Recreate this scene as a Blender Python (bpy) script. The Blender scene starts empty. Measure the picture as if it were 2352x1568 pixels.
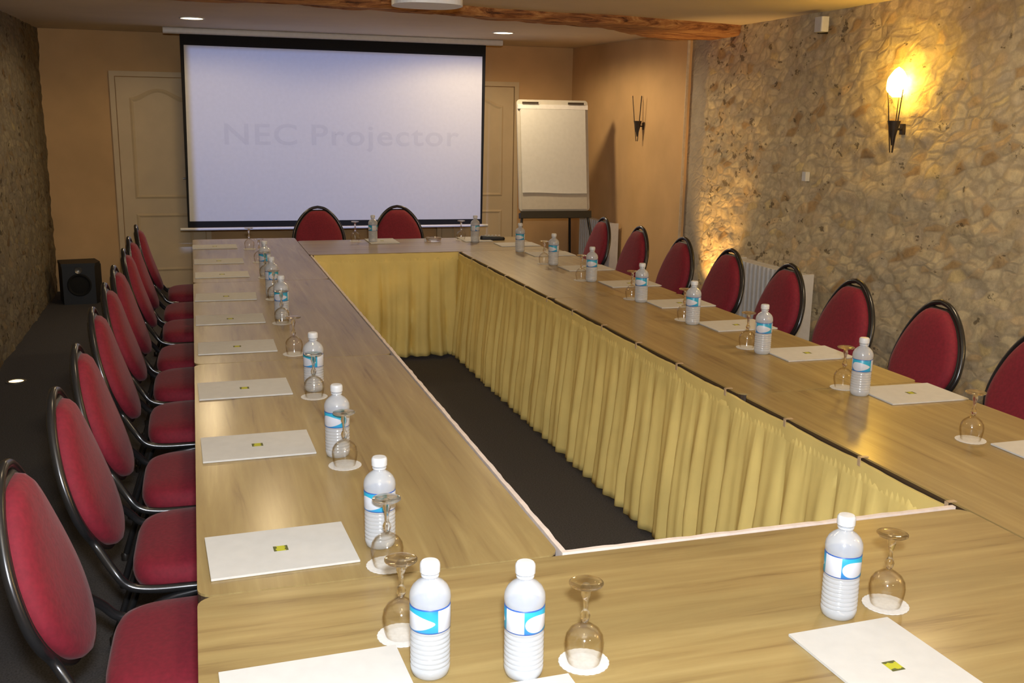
import bpy, bmesh, math, random
from math import sin, cos, pi, radians
from mathutils import Vector, Matrix, noise
random.seed(7)
SC = bpy.context.scene
C = SC.collection

# ------------------------------------------------------------------ camera
cd = bpy.data.cameras.new('camera'); cam = bpy.data.objects.new('camera', cd); C.objects.link(cam)
R_ = Vector((0.955121, -0.29582048, 0.01530084)); U_ = Vector((0.04906314, 0.20892926, 0.97669922)); F_ = Vector((0.29212442, 0.93211524, -0.2140666))
m = Matrix((R_, U_, -F_)).transposed().to_4x4(); m.translation = (0, 0, 1.6385)
cam.matrix_world = m
cd.sensor_width = 36; cd.lens = 2322.05 / 2352 * 36; cd.clip_start = .05
SC.camera = cam
SC.view_settings.view_transform = 'Standard'; SC.view_settings.look = 'None'
SC.view_settings.gamma = 1; SC.view_settings.exposure = 0.2; SC.view_settings.use_curve_mapping = False
SC.cycles.max_bounces = 6; SC.cycles.transparent_max_bounces = 16; SC.cycles.caustics_reflective = False; SC.cycles.caustics_refractive = False
SC.cycles.use_denoising = True

# ------------------------------------------------------------------ world and lights
W = bpy.data.worlds.new('world'); SC.world = W; W.use_nodes = True
W.node_tree.nodes['Background'].inputs[0].default_value = (1, .8, .55, 1); W.node_tree.nodes['Background'].inputs[1].default_value = .02
def light(kind, name, loc, energy, color, target=None, **kw):
    ld = bpy.data.lights.new(name, kind); ld.energy = energy; ld.color = color
    for k, v in kw.items(): setattr(ld, k, v)
    o = bpy.data.objects.new(name, ld); C.objects.link(o); o.location = loc
    if target is not None:
        o.rotation_euler = (Vector(target) - Vector(loc)).to_track_quat('-Z', 'Y').to_euler()
    return o
FLASH = light('AREA', 'camera_flash', (.02, -.03, 1.80), 68, (.93, .97, 1), target=(1.1, 4.2, .9), shape='RECTANGLE', size=.09, size_y=.05)
DOWN = [(.04, 8.30), (2.53, 8.45), (.35, 5.85), (.3, 3.2), (2.9, 3.3), (.3, .9), (2.7, .6), (1.4, -.8)]  # first two belong to the visible fittings; the rest are unseen fill lamps, added
DE = [24, 62, 20, 16, 32, 8, 18, 30]
for (x, y), e in zip(DOWN, DE):
    light('SPOT', 'downlight_and_fill', (x, y, 2.315), e, (1, .76, .44), target=(x, y, 0), spot_size=radians(176), spot_blend=.3, shadow_soft_size=.10)
light('POINT', 'added_wall_fill', (3.62, 1.0, 1.86), 30, (1, .66, .22), shadow_soft_size=.06)  # unseen warm fill without a fitting, added to brighten ceiling and right wall
light('SPOT', 'projector_beam', (.985, 4.5, 2.165), 400, (.29, .43, 1), target=(1.33, 9.43, 1.4), spot_size=radians(60), spot_blend=.1, shadow_soft_size=.0006)
light('SPOT', 'uplight_beam', (3.58, 6.98, .03), 75, (1, .55, .16), target=(3.84, 7.0, 1.0), spot_size=radians(60), spot_blend=.8, shadow_soft_size=.03)
light('SPOT', 'uplight_beam', (-1.12, 6.72, .03), 2.0, (1, .75, .45), target=(-1.25, 6.9, 1.2), spot_size=radians(70), spot_blend=.8, shadow_soft_size=.03)

# ------------------------------------------------------------------ helpers
def tag(o, label=None, cat=None, group=None, kind=None):
    if label: o['label'] = label
    if cat: o['category'] = cat
    if group: o['group'] = group
    if kind: o['kind'] = kind
    return o
def thing(name, label, cat, loc=(0, 0, 0), rz=0, group=None):
    o = bpy.data.objects.new(name, None); C.objects.link(o); o.location = loc; o.rotation_euler = (0, 0, rz)
    o.empty_display_size = .1
    return tag(o, label, cat, group)
def copy_tree(o, parent=None):
    c = o.copy(); C.objects.link(c); c.parent = parent
    for ch in list(o.children): copy_tree(ch, c)
    return c
def mesh_obj(name, verts, faces, mat, parent=None, smooth=False, mats=None, fm=None, sharp=None):
    me = bpy.data.meshes.new(name); me.from_pydata([tuple(v) for v in verts], [], faces); 
    for q in (mats or [mat]): me.materials.append(q)
    if fm: me.polygons.foreach_set('material_index', fm)
    bm = bmesh.new(); bm.from_mesh(me); bmesh.ops.recalc_face_normals(bm, faces=bm.faces); bm.to_mesh(me); bm.free()
    if smooth:
        me.polygons.foreach_set('use_smooth', [True] * len(me.polygons))
        me.set_sharp_from_angle(angle=radians(sharp or 40))
    me.update()
    o = bpy.data.objects.new(name, me); C.objects.link(o)
    if parent: o.parent = parent
    return o
class MB:
    def __init__(s): s.v = []; s.f = []
    def add(s, v, f):
        n = len(s.v); s.v += [tuple(q) for q in v]; s.f += [tuple(i + n for i in q) for q in f]; return s
    def box(s, x0, x1, y0, y1, z0, z1, M=None):
        v = [Vector((x, y, z)) for z in (z0, z1) for y in (y0, y1) for x in (x0, x1)]
        if M: v = [M @ q for q in v]
        return s.add(v, [(0, 1, 3, 2), (4, 6, 7, 5), (0, 4, 5, 1), (2, 3, 7, 6), (0, 2, 6, 4), (1, 5, 7, 3)])
    def tube(s, pts, r, n=10, closed=False, flat=1.0):
        pts = [Vector(p) for p in pts]; N = len(pts); rings = []; up = None
        for i, p in enumerate(pts):
            if closed: t = (pts[(i + 1) % N] - pts[i - 1]).normalized()
            else: t = (pts[min(i + 1, N - 1)] - pts[max(i - 1, 0)]).normalized()
            if up is None:
                up = t.orthogonal().normalized()
            up = (up - t * up.dot(t)).normalized(); b = t.cross(up)
            rr = r[i] if isinstance(r, (list, tuple)) else r
            rings.append([p + (up * cos(2 * pi * k / n) + b * sin(2 * pi * k / n) * flat) * rr for k in range(n)])
        v = [q for g in rings for q in g]; f = []
        for i in range(N if closed else N - 1):
            j = (i + 1) % N
            for k in range(n): f.append((i * n + k, i * n + (k + 1) % n, j * n + (k + 1) % n, j * n + k))
        if not closed: f += [tuple(range(n)), tuple((N - 1) * n + k for k in range(n))]
        return s.add(v, f)
    def lathe(s, prof, n=32, c=(0, 0, 0), M=None):
        v = []; f = []
        for r, z in prof: v += [Vector((c[0] + r * cos(2 * pi * k / n), c[1] + r * sin(2 * pi * k / n), c[2] + z)) for k in range(n)]
        if M: v = [M @ q for q in v]
        for i in range(len(prof) - 1):
            for k in range(n): f.append((i * n + k, i * n + (k + 1) % n, (i + 1) * n + (k + 1) % n, (i + 1) * n + k))
        if prof[0][0] > 1e-5: f.append(tuple(range(n)))
        if prof[-1][0] > 1e-5: f.append(tuple((len(prof) - 1) * n + k for k in range(n)))
        return s.add(v, f)
    def prism(s, outline, z0, z1, M=None):
        n = len(outline); v = [Vector((x, y, z0)) for x, y in outline] + [Vector((x, y, z1)) for x, y in outline]
        if M: v = [M @ q for q in v]
        return s.add(v, [tuple(range(n)), tuple(range(n, 2 * n))] + [(k, (k + 1) % n, n + (k + 1) % n, n + k) for k in range(n)])
    def build(s, name, mat, parent=None, smooth=False, sharp=None): return mesh_obj(name, s.v, s.f, mat, parent, smooth, sharp=sharp)
def rrect(x0, x1, y0, y1, r, n=5):
    o = []
    for cx, cy, a in ((x1 - r, y1 - r, 0), (x0 + r, y1 - r, 90), (x0 + r, y0 + r, 180), (x1 - r, y0 + r, 270)):
        for k in range(n + 1):
            t = radians(a + 90 * k / n); o.append((cx + r * cos(t), cy + r * sin(t)))
    return o
def smooth_path(pts, k=6):
    P = [Vector(p) for p in pts]; out = []
    for i in range(len(P) - 1):
        a = P[max(i - 1, 0)]; b = P[i]; c = P[i + 1]; d = P[min(i + 2, len(P) - 1)]
        for j in range(k):
            t = j / k
            out.append(.5 * ((2 * b) + (c - a) * t + (2 * a - 5 * b + 4 * c - d) * t * t + (-a + 3 * b - 3 * c + d) * t ** 3))
    out.append(P[-1]); return out

# ------------------------------------------------------------------ materials
def newmat(name):
    m = bpy.data.materials.new(name); m.use_nodes = True; nt = m.node_tree; nt.nodes.clear()
    out = nt.nodes.new('ShaderNodeOutputMaterial'); return m, nt, out
def N(nt, t, **kw):
    n = nt.nodes.new('ShaderNode' + t)
    for k, v in kw.items():
        if k == 'inp':
            for a, b in v.items(): n.inputs[a].default_value = b
        else: setattr(n, k, v)
    return n
def L(nt, a, b): nt.links.new(a, b)
def ramp(nt, fac, stops, interp='LINEAR'):
    r = N(nt, 'ValToRGB'); r.color_ramp.interpolation = interp
    e = r.color_ramp.elements
    while len(e) < len(stops): e.new(.5)
    for i, (p, c) in enumerate(stops): e[i].position = p; e[i].color = (*c, 1) if len(c) == 3 else c
    L(nt, fac, r.inputs[0]); return r
def pbsdf(nt, out, color=None, rough=.5, metal=0, **kw):
    b = N(nt, 'BsdfPrincipled'); b.inputs['Roughness'].default_value = rough; b.inputs['Metallic'].default_value = metal
    if color: b.inputs['Base Color'].default_value = (*color, 1)
    for k, v in kw.items(): b.inputs[k.replace('_', ' ')].default_value = v
    L(nt, b.outputs[0], out.inputs[0]); return b
def simple(name, color, rough=.5, metal=0, var=.06, scale=30, bump=0, **kw):
    m, nt, out = newmat(name); b = pbsdf(nt, out, color, rough, metal, **kw)
    tc = N(nt, 'TexCoord'); no = N(nt, 'TexNoise', inp={'Scale': scale, 'Detail': 4}); L(nt, tc.outputs['Object'], no.inputs['Vector'])
    c0 = tuple(max(0, q * (1 - var * 2)) for q in color); c1 = tuple(min(1, q * (1 + var * 2)) for q in color)
    r = ramp(nt, no.outputs['Fac'], [(.3, c0), (.7, c1)]); L(nt, r.outputs[0], b.inputs['Base Color'])
    if bump:
        bp = N(nt, 'Bump', inp={'Strength': bump, 'Distance': .004}); L(nt, no.outputs['Fac'], bp.inputs['Height']); L(nt, bp.outputs[0], b.inputs['Normal'])
    return m
def mixc(nt, fac, a, b, mode='MIX'):
    x = N(nt, 'Mix', data_type='RGBA', blend_type=mode)
    for s, q in ((0, fac), (6, a), (7, b)):
        if hasattr(q, 'links') or hasattr(q, 'is_linked'): L(nt, q, x.inputs[s])
        else: x.inputs[s].default_value = q if s == 0 else (*q, 1)
    return x.outputs[2]
def math_(nt, op, a, b=None, c=None, clamp=False):
    x = N(nt, 'Math', operation=op, use_clamp=clamp)
    for i, q in enumerate((a, b, c)):
        if q is None: continue
        if isinstance(q, (int, float)): x.inputs[i].default_value = q
        else: L(nt, q, x.inputs[i])
    return x.outputs[0]

def wood_laminate(name, axis):
    m, nt, out = newmat(name); b = pbsdf(nt, out, rough=.48, Coat_Weight=.4, Coat_Roughness=.2); b.inputs['Specular IOR Level'].default_value = .5
    geo = N(nt, 'TexCoord'); mp = N(nt, 'Mapping'); L(nt, geo.outputs['Object'], mp.inputs[0])
    sc = (1.6, 26, 26) if axis == 'X' else (26, 1.6, 26)
    mp.inputs['Scale'].default_value = sc
    oi = N(nt, 'ObjectInfo'); ad = N(nt, 'VectorMath', operation='ADD'); L(nt, mp.outputs[0], ad.inputs[0])
    sc2 = N(nt, 'VectorMath', operation='SCALE'); sc2.inputs[0].default_value = (17, 13, 5); L(nt, oi.outputs['Random'], sc2.inputs['Scale']); L(nt, sc2.outputs[0], ad.inputs[1])
    n1 = N(nt, 'TexNoise', inp={'Scale': 1.0, 'Detail': 6, 'Roughness': .6, 'Distortion': .6}); L(nt, ad.outputs[0], n1.inputs['Vector'])
    mp2 = N(nt, 'Mapping'); L(nt, geo.outputs['Object'], mp2.inputs[0]); mp2.inputs['Scale'].default_value = (.9, 5, 5) if axis == 'X' else (5, .9, 5)
    n2 = N(nt, 'TexNoise', inp={'Scale': 1.3, 'Detail': 3}); L(nt, mp2.outputs[0], n2.inputs['Vector'])
    r1 = ramp(nt, n1.outputs['Fac'], [(.28, (.195, .125, .047)), (.40, (.30, .213, .085)), (.56, (.345, .256, .105)), (.68, (.395, .30, .13))])
    r2 = ramp(nt, n2.outputs['Fac'], [(.3, (.86, .84, .8)), (.7, (1.1, 1.08, 1.05))])
    c = mixc(nt, 1.0, r1.outputs[0], r2.outputs[0], 'MULTIPLY'); L(nt, c, b.inputs['Base Color'])
    bp = N(nt, 'Bump', inp={'Strength': .12, 'Distance': .001}); L(nt, n1.outputs['Fac'], bp.inputs['Height']); L(nt, bp.outputs[0], b.inputs['Normal'])
    return m
def stone(name, plaster_end, tone=1.0):
    m, nt, out = newmat(name); b = pbsdf(nt, out, rough=.9); b.inputs['Specular IOR Level'].default_value = .15
    tc = N(nt, 'TexCoord'); mp = N(nt, 'Mapping'); L(nt, tc.outputs['Object'], mp.inputs[0]); mp.inputs['Scale'].default_value = (1, 1, 1.45)
    wn = N(nt, 'TexNoise', inp={'Scale': 4.2, 'Detail': 2, 'Roughness': .5}); L(nt, mp.outputs[0], wn.inputs['Vector'])
    sb = N(nt, 'VectorMath', operation='SUBTRACT'); L(nt, wn.outputs['Color'], sb.inputs[0]); sb.inputs[1].default_value = (.5, .5, .5)
    sl = N(nt, 'VectorMath', operation='SCALE', inp={'Scale': .17}); L(nt, sb.outputs[0], sl.inputs[0])
    wv = N(nt, 'VectorMath', operation='ADD'); L(nt, mp.outputs[0], wv.inputs[0]); L(nt, sl.outputs[0], wv.inputs[1])
    ws = N(nt, 'SeparateXYZ'); L(nt, wv.outputs[0], ws.inputs[0])
    row = math_(nt, 'MULTIPLY', ws.outputs['Z'], 11.0)
    cy = math_(nt, 'ADD', math_(nt, 'MULTIPLY', ws.outputs['Y'], 11.0), math_(nt, 'MULTIPLY', row, .47))
    cv = N(nt, 'CombineXYZ'); L(nt, cy, cv.inputs[0]); L(nt, row, cv.inputs[1])
    v1 = N(nt, 'TexVoronoi', voronoi_dimensions='2D', inp={'Scale': 1.0, 'Randomness': .8}); L(nt, cv.outputs[0], v1.inputs['Vector'])
    ve = N(nt, 'TexVoronoi', voronoi_dimensions='2D', feature='DISTANCE_TO_EDGE', inp={'Scale': 1.0, 'Randomness': .8}); L(nt, cv.outputs[0], ve.inputs['Vector'])
    sep = N(nt, 'SeparateColor'); L(nt, v1.outputs['Color'], sep.inputs[0])
    cs = ramp(nt, sep.outputs[0], [(0, (.42, .34, .22)), (.2, (.53, .45, .30)), (.42, (.46, .39, .28)), (.6, (.62, .52, .33)), (.75, (.44, .38, .29)), (.9, (.54, .41, .24)), (.97, (.34, .23, .12)), (1, (.64, .53, .29))])
    fn = N(nt, 'TexNoise', inp={'Scale': 21, 'Detail': 7, 'Roughness': .72}); L(nt, tc.outputs['Object'], fn.inputs['Vector'])
    fr = ramp(nt, fn.outputs['Fac'], [(.28, (.62, .58, .54)), (.42, (.90, .88, .86)), (.55, (1.05, 1.05, 1.03)), (.72, (1.28, 1.26, 1.2))])
    c = mixc(nt, .9, cs.outputs[0], fr.outputs[0], 'MULTIPLY')
    mk = ramp(nt, ve.outputs['Distance'], [(.0, (1, 1, 1)), (.07, (.8, .8, .8)), (.19, (0, 0, 0))])
    big = N(nt, 'TexNoise', inp={'Scale': 1.7, 'Detail': 3}); L(nt, tc.outputs['Object'], big.inputs['Vector'])
    bigr = ramp(nt, big.outputs['Fac'], [(.35, (.55, .55, .55)), (.6, (1, 1, 1))])
    mf = math_(nt, 'MULTIPLY', mk.outputs[0], bigr.outputs[0])
    mort = mixc(nt, fn.outputs['Fac'], (.31, .25, .165), (.48, .40, .285))
    c = mixc(nt, math_(nt, 'MULTIPLY', mf, .85), c, mort)
    # dark open joints and holes of their own shape
    hn = N(nt, 'TexNoise', inp={'Scale': 10.5, 'Detail': 4, 'Roughness': .6}); L(nt, mp.outputs[0], hn.inputs['Vector'])
    sp = N(nt, 'SeparateXYZ'); L(nt, tc.outputs['Object'], sp.inputs[0])
    if plaster_end:
        near = N(nt, 'MapRange', inp={'From Min': 5.2, 'From Max': 6.6, 'To Min': .0, 'To Max': .055}); L(nt, sp.outputs['Y'], near.inputs['Value'])
        th = math_(nt, 'ADD', hn.outputs['Fac'], near.outputs[0])
    else:
        th = math_(nt, 'ADD', hn.outputs['Fac'], .05)
    hr = ramp(nt, th, [(.655, (0, 0, 0)), (.70, (1, 1, 1))])
    c = mixc(nt, math_(nt, 'MULTIPLY', hr.outputs[0], .75), c, (.10, .075, .045))
    if plaster_end:
        # smooth grey render strip next to the plastered bay, with an irregular edge
        en = N(nt, 'TexNoise', inp={'Scale': 6, 'Detail': 4}); L(nt, tc.outputs['Object'], en.inputs['Vector'])
        yy = math_(nt, 'ADD', sp.outputs['Y'], math_(nt, 'MULTIPLY', math_(nt, 'SUBTRACT', en.outputs['Fac'], .5), .35))
        g = N(nt, 'MapRange', inp={'From Min': 7.28, 'From Max': 7.33, 'To Min': 0, 'To Max': 1}); L(nt, yy, g.inputs['Value'])
        gc = mixc(nt, en.outputs['Fac'], (.25, .215, .175), (.42, .375, .31))
        c = mixc(nt, g.outputs[0], c, gc)
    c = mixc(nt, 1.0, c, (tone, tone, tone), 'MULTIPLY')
    L(nt, c, b.inputs['Base Color'])
    sm = N(nt, 'MapRange', interpolation_type='SMOOTHERSTEP', inp={'From Min': .01, 'From Max': .28, 'To Min': 0, 'To Max': .9}); L(nt, ve.outputs['Distance'], sm.inputs['Value'])
    h = math_(nt, 'ADD', math_(nt, 'MULTIPLY', sm.outputs[0], math_(nt, 'MULTIPLY', bigr.outputs[0], .5)), math_(nt, 'MULTIPLY', fn.outputs['Fac'], .9))
    h = math_(nt, 'SUBTRACT', h, math_(nt, 'MULTIPLY', hr.outputs[0], .6))
    bp = N(nt, 'Bump', inp={'Strength': .42, 'Distance': .012}); L(nt, h, bp.inputs['Height']); L(nt, bp.outputs[0], b.inputs['Normal'])
    return m
def glassy(name, tint, tr, rough=.03, spec=1.0):
    m, nt, out = newmat(name)
    g = N(nt, 'BsdfPrincipled', inp={'Base Color': (*tint, 1), 'Roughness': rough, 'IOR': 1.5, 'Specular IOR Level': spec})
    t = N(nt, 'BsdfTransparent', inp={'Color': (1, 1, 1, 1)})
    lw = N(nt, 'LayerWeight', inp={'Blend': .25})
    f = math_(nt, 'ADD', math_(nt, 'MULTIPLY', lw.outputs['Facing'], .55), 1 - tr, clamp=True)
    mx = N(nt, 'MixShader'); L(nt, f, mx.inputs[0]); L(nt, t.outputs[0], mx.inputs[1]); L(nt, g.outputs[0], mx.inputs[2]); L(nt, mx.outputs[0], out.inputs[0])
    return m
def emis(name, col, s):
    m, nt, out = newmat(name); e = N(nt, 'Emission', inp={'Color': (*col, 1), 'Strength': s}); L(nt, e.outputs[0], out.inputs[0]); return m

M = {}
M['wood_y'] = wood_laminate('oak_laminate_lengthwise', 'Y'); M['wood_x'] = wood_laminate('oak_laminate_crosswise', 'X')
M['edge'] = simple('dark_table_edge', (.05, .03, .018), .5)
M['stone_r'] = stone('rubble_stone_right', True, 1.22); M['stone_l'] = stone('rubble_stone_left', False, .46)  # one stone; the left copy is darkened to stand in for weaker light
M['plaster'] = simple('ochre_plaster', (.68, .435, .21), .85, var=.05, scale=2.2)
M['ceiling'] = simple('cream_ceiling_paint', (.78, .68, .54), .8, var=.03, scale=1.5)
M['carpet'] = simple('charcoal_carpet', (.060, .056, .058), .95, var=.2, scale=160, bump=.5)
M['door'] = simple('cream_door_paint', (.70, .54, .33), .55, var=.03, scale=4)
M['fabric'] = simple('burgundy_chair_fabric', (.21, .009, .024), .8, var=.07, scale=90, bump=.2, Sheen_Weight=.07, Sheen_Roughness=.4)
M['black'] = simple('black_chrome_tube', (.07, .07, .075), .25, metal=.8, var=.02)
M['shell'] = simple('black_back_shell', (.015, .012, .01), .45, var=.02)
M['white'] = simple('white_cap_plastic', (.62, .64, .68), .4, var=.02)
M['paper'] = simple('white_paper', (.60, .60, .595), .8, var=.015)
M['doily'] = simple('white_paper_doily', (.70, .70, .70), .85, var=.03, scale=140)
M['cloth'] = simple('mustard_skirt_cloth', (.78, .62, .22), .85, var=.04, scale=5, bump=.1)
M['band'] = simple('pale_velcro_band', (.80, .70, .66), .8, var=.04)
M['clip'] = simple('beige_plastic_clip', (.50, .37, .24), .35, var=.02)
M['screen'] = simple('matte_screen_white', (.62, .62, .62), .9, var=.01)
M['scrblk'] = simple('screen_black_border', (.006, .006, .008), .9, var=.02)
M['alu'] = simple('painted_white_metal', (.72, .71, .72), .4, var=.02)
M['steel'] = simple('brushed_grey_metal', (.3, .3, .3), .35, metal=.8)
M['beam'] = None
M['flipw'] = simple('flipchart_board_white', (.5, .47, .42), .5, var=.02)
M['rad'] = simple('radiator_enamel', (.62, .62, .64), .4, var=.02)
M['iron'] = simple('dark_wrought_iron', (.06, .045, .035), .5, metal=.5)
M['spk'] = simple('black_speaker_vinyl', (.008, .008, .009), .5, var=.05)
M['grille'] = simple('black_speaker_cloth', (.005, .005, .005), .9, var=.1, scale=200)
M['glass'], _nt, _o = newmat('clear_thin_glass')
_g = N(_nt, 'BsdfGlossy', inp={'Color': (1, 1, 1, 1), 'Roughness': .09}); _t = N(_nt, 'BsdfTransparent', inp={'Color': (.985, .98, .97, 1)}); _m = N(_nt, 'MixShader'); _l = N(_nt, 'LayerWeight', inp={'Blend': .35})
L(_nt, math_(_nt, 'ADD', math_(_nt, 'MULTIPLY', math_(_nt, 'POWER', _l.outputs['Facing'], 3), .55), .03), _m.inputs[0]); L(_nt, _t.outputs[0], _m.inputs[1]); L(_nt, _g.outputs[0], _m.inputs[2]); L(_nt, _m.outputs[0], _o.inputs[0])
_r = ramp(_nt, _l.outputs['Facing'], [(.3, (.985, .98, .97)), (.75, (.80, .74, .64)), (1, (.42, .33, .22))]); L(_nt, _r.outputs[0], _t.inputs[0])
M['glassfoot'], _nt, _o = newmat('clear_glass_thick')
_g = N(_nt, 'BsdfGlass', inp={'Color': (.97, .95, .9, 1), 'Roughness': .07, 'IOR': 1.4}); _t = N(_nt, 'BsdfTransparent', inp={'Color': (1, .98, .95, 1)}); _m = N(_nt, 'MixShader', inp={0: .25}); L(_nt, _g.outputs[0], _m.inputs[1]); L(_nt, _t.outputs[0], _m.inputs[2]); L(_nt, _m.outputs[0], _o.inputs[0])
M['water'] = glassy('bottle_plastic', (.60, .63, .68), .42, rough=.16, spec=.9)
M['text'] = simple('projected_letter_grey', (.565, .565, .575), .9, var=.01)
M['frost'] = simple('frosted_lamp_glass', (.55, .45, .3), .5)
M['flame'] = emis('lit_lamp_glass', (1, .58, .07), 48)
M['warm'] = emis('warm_floor_light_glow', (1, .66, .28), 5)
M['down'] = emis('downlight_glow', (1, .85, .55), 9)
def beam_mat():
    m, nt, out = newmat('rough_oak_beam'); b = pbsdf(nt, out, rough=.8)
    tc = N(nt, 'TexCoord'); mp = N(nt, 'Mapping'); L(nt, tc.outputs['Object'], mp.inputs[0]); mp.inputs['Scale'].default_value = (2.2, 16, 16)
    n1 = N(nt, 'TexNoise', inp={'Scale': 1.2, 'Detail': 8, 'Roughness': .7, 'Distortion': .8}); L(nt, mp.outputs[0], n1.inputs['Vector'])
    r = ramp(nt, n1.outputs['Fac'], [(.36, (.10, .035, .014)), (.45, (.36, .14, .05)), (.55, (.58, .28, .10)), (.66, (.75, .47, .21))]); L(nt, r.outputs[0], b.inputs['Base Color'])
    bp = N(nt, 'Bump', inp={'Strength': .9, 'Distance': .02}); L(nt, n1.outputs['Fac'], bp.inputs['Height']); L(nt, bp.outputs[0], b.inputs['Normal'])
    return m
M['beam'] = beam_mat()
def label_mat():
    m, nt, out = newmat('bottle_label_print'); b = pbsdf(nt, out, rough=.35)
    tc = N(nt, 'TexCoord'); sp = N(nt, 'SeparateXYZ'); L(nt, tc.outputs['Object'], sp.inputs[0])
    ang = math_(nt, 'ARCTAN2', sp.outputs['Y'], sp.outputs['X'])       # -pi..pi
    an = math_(nt, 'MODULO', math_(nt, 'ADD', ang, 2 * pi), pi)           # the design comes twice round the bottle
    z = math_(nt, 'DIVIDE', math_(nt, 'SUBTRACT', sp.outputs['Z'], .086), .042)   # 0..1
    inblue = math_(nt, 'MULTIPLY', math_(nt, 'GREATER_THAN', an, .25), math_(nt, 'LESS_THAN', an, 2.35))
    blue = ramp(nt, math_(nt, 'ADD', math_(nt, 'MULTIPLY', z, .6), math_(nt, 'MULTIPLY', an, .17)), [(.0, (.02, .13, .48)), (.3, (.03, .30, .65)), (.6, (.03, .38, .56)), (.85, (.02, .30, .52)), (1, (.02, .13, .45))])
    ex = math_(nt, 'DIVIDE', math_(nt, 'SUBTRACT', an, 1.25), .95); ez = math_(nt, 'DIVIDE', math_(nt, 'SUBTRACT', z, .42), math_(nt, 'ADD', .17, math_(nt, 'MULTIPLY', math_(nt, 'SUBTRACT', 2.2, an), .16)))
    el = math_(nt, 'LESS_THAN', math_(nt, 'ADD', math_(nt, 'MULTIPLY', ex, ex), math_(nt, 'MULTIPLY', ez, ez)), 1)
    c = mixc(nt, math_(nt, 'MULTIPLY', inblue, math_(nt, 'SUBTRACT', 1, el)), (.60, .63, .72), blue.outputs[0])
    line = math_(nt, 'MULTIPLY', math_(nt, 'GREATER_THAN', z, .95), 1.0)
    line2 = math_(nt, 'LESS_THAN', z, .045)
    c = mixc(nt, math_(nt, 'MAXIMUM', line, line2), c, (.03, .10, .38))
    L(nt, c, b.inputs['Base Color']); return m
M['label'] = label_mat()
def logo_mat():
    m, nt, out = newmat('printed_pad_logo'); b = pbsdf(nt, out, rough=.7)
    tc = N(nt, 'TexCoord'); sp = N(nt, 'SeparateXYZ'); L(nt, tc.outputs['Object'], sp.inputs[0])
    gx = math_(nt, 'ABSOLUTE', sp.outputs['X']); 
    no = N(nt, 'TexNoise', inp={'Scale': 90, 'Detail': 1}); L(nt, tc.outputs['Object'], no.inputs['Vector'])
    f = math_(nt, 'GREATER_THAN', math_(nt, 'ADD', math_(nt, 'DIVIDE', gx, .015), math_(nt, 'MULTIPLY', math_(nt, 'SUBTRACT', no.outputs['Fac'], .5), 1.2)), .62)
    c = mixc(nt, f, (.48, .48, .03), (.10, .11, .03)); L(nt, c, b.inputs['Base Color']); return m
M['logo'] = logo_mat()

# ------------------------------------------------------------------ the room
XL, XR, YW, YN = -1.26, 3.84, 10.2, -2.2
CZ = lambda y: 2.335 if y < 6.8 else 2.335 + (y - 6.8) / 3.4 * .036
def struct(name, mb, mat, **kw): return tag(mb.build(name, mat, **kw), kind='structure')
struct('floor', MB().box(XL - .3, XR + .3, YN - .1, YW + .2, -.1, 0), M['carpet'])
ys = [YN, 6.8, 8.5, YW + .15]
v = []; f = []
for y in ys:
    for x in (XL - .25, XR + .25):
        v.append((x, y, CZ(y)))
for y in ys:
    for x in (XL - .25, XR + .25):
        v.append((x, y, 2.6))
for i in range(3):
    a = i * 2; f += [(a, a + 1, a + 3, a + 2), (8 + a, 8 + a + 2, 8 + a + 3, 8 + a + 1), (a, a + 2, a + 10, a + 8), (a + 1, a + 9, a + 11, a + 3)]
f += [(0, 8, 9, 1), (6, 7, 15, 14)]
tag(mesh_obj('ceiling', v, f, M['ceiling']), kind='structure')
struct('wall_back', MB().box(XL - .3, XR + .3, YW, YW + .15, 0, 2.38), M['plaster'])
struct('wall_near', MB().box(XL - .3, XR + .3, YN - .1, YN, 0, 2.335), M['plaster'])
def rough_wall(name, x, sgn, y0, y1, mat, ny, nz, amp, seed):
    v = []; f = []
    for i in range(ny + 1):
        y = y0 + (y1 - y0) * i / ny
        for j in range(nz + 1):
            z = -.02 + (CZ(y) + .03) * j / nz
            p = Vector((seed, y * 3.2, z * 5.2)); q = Vector((seed + 9, y * 11, z * 16))
            d = amp * (noise.noise(p) * 1.0 + noise.noise(q) * .8)
            if sgn < 0 and y > 7.25: d *= .25
            v.append((x + d * 1.0, y, z))
    for i in range(ny):
        for j in range(nz): a = i * (nz + 1) + j; f.append((a, a + 1, a + nz + 2, a + nz + 1))
    n = len(v); xb = x - sgn * .2
    v += [(xb, y0, -.02), (xb, y0, 2.36), (xb, y1, -.02), (xb, y1, 2.37)]
    f += [(n, n + 1, n + 3, n + 2), tuple(list(range(nz + 1)) + [n + 1, n]), tuple([ny * (nz + 1) + k for k in range(nz + 1)] + [n + 3, n + 2])]
    o = mesh_obj(name, v, f, mat, smooth=True, sharp=70); return tag(o, kind='structure')
rough_wall('wall_right', XR + .01, -1, YN, 7.62, M['stone_r'], 400, 90, .016, 3.3)
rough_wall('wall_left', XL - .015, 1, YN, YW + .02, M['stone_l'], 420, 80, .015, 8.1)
struct('wall_right_plastered', MB().box(XR - .03, XR + .2, 7.585, YW + .01, 0, 2.37), M['plaster'])
struct('trim_1', MB().box(XR - .034, XR - .015, 7.578, 7.59, .0, 2.34), simple('pale_corner_bead', (.62, .50, .36), .7))

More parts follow.
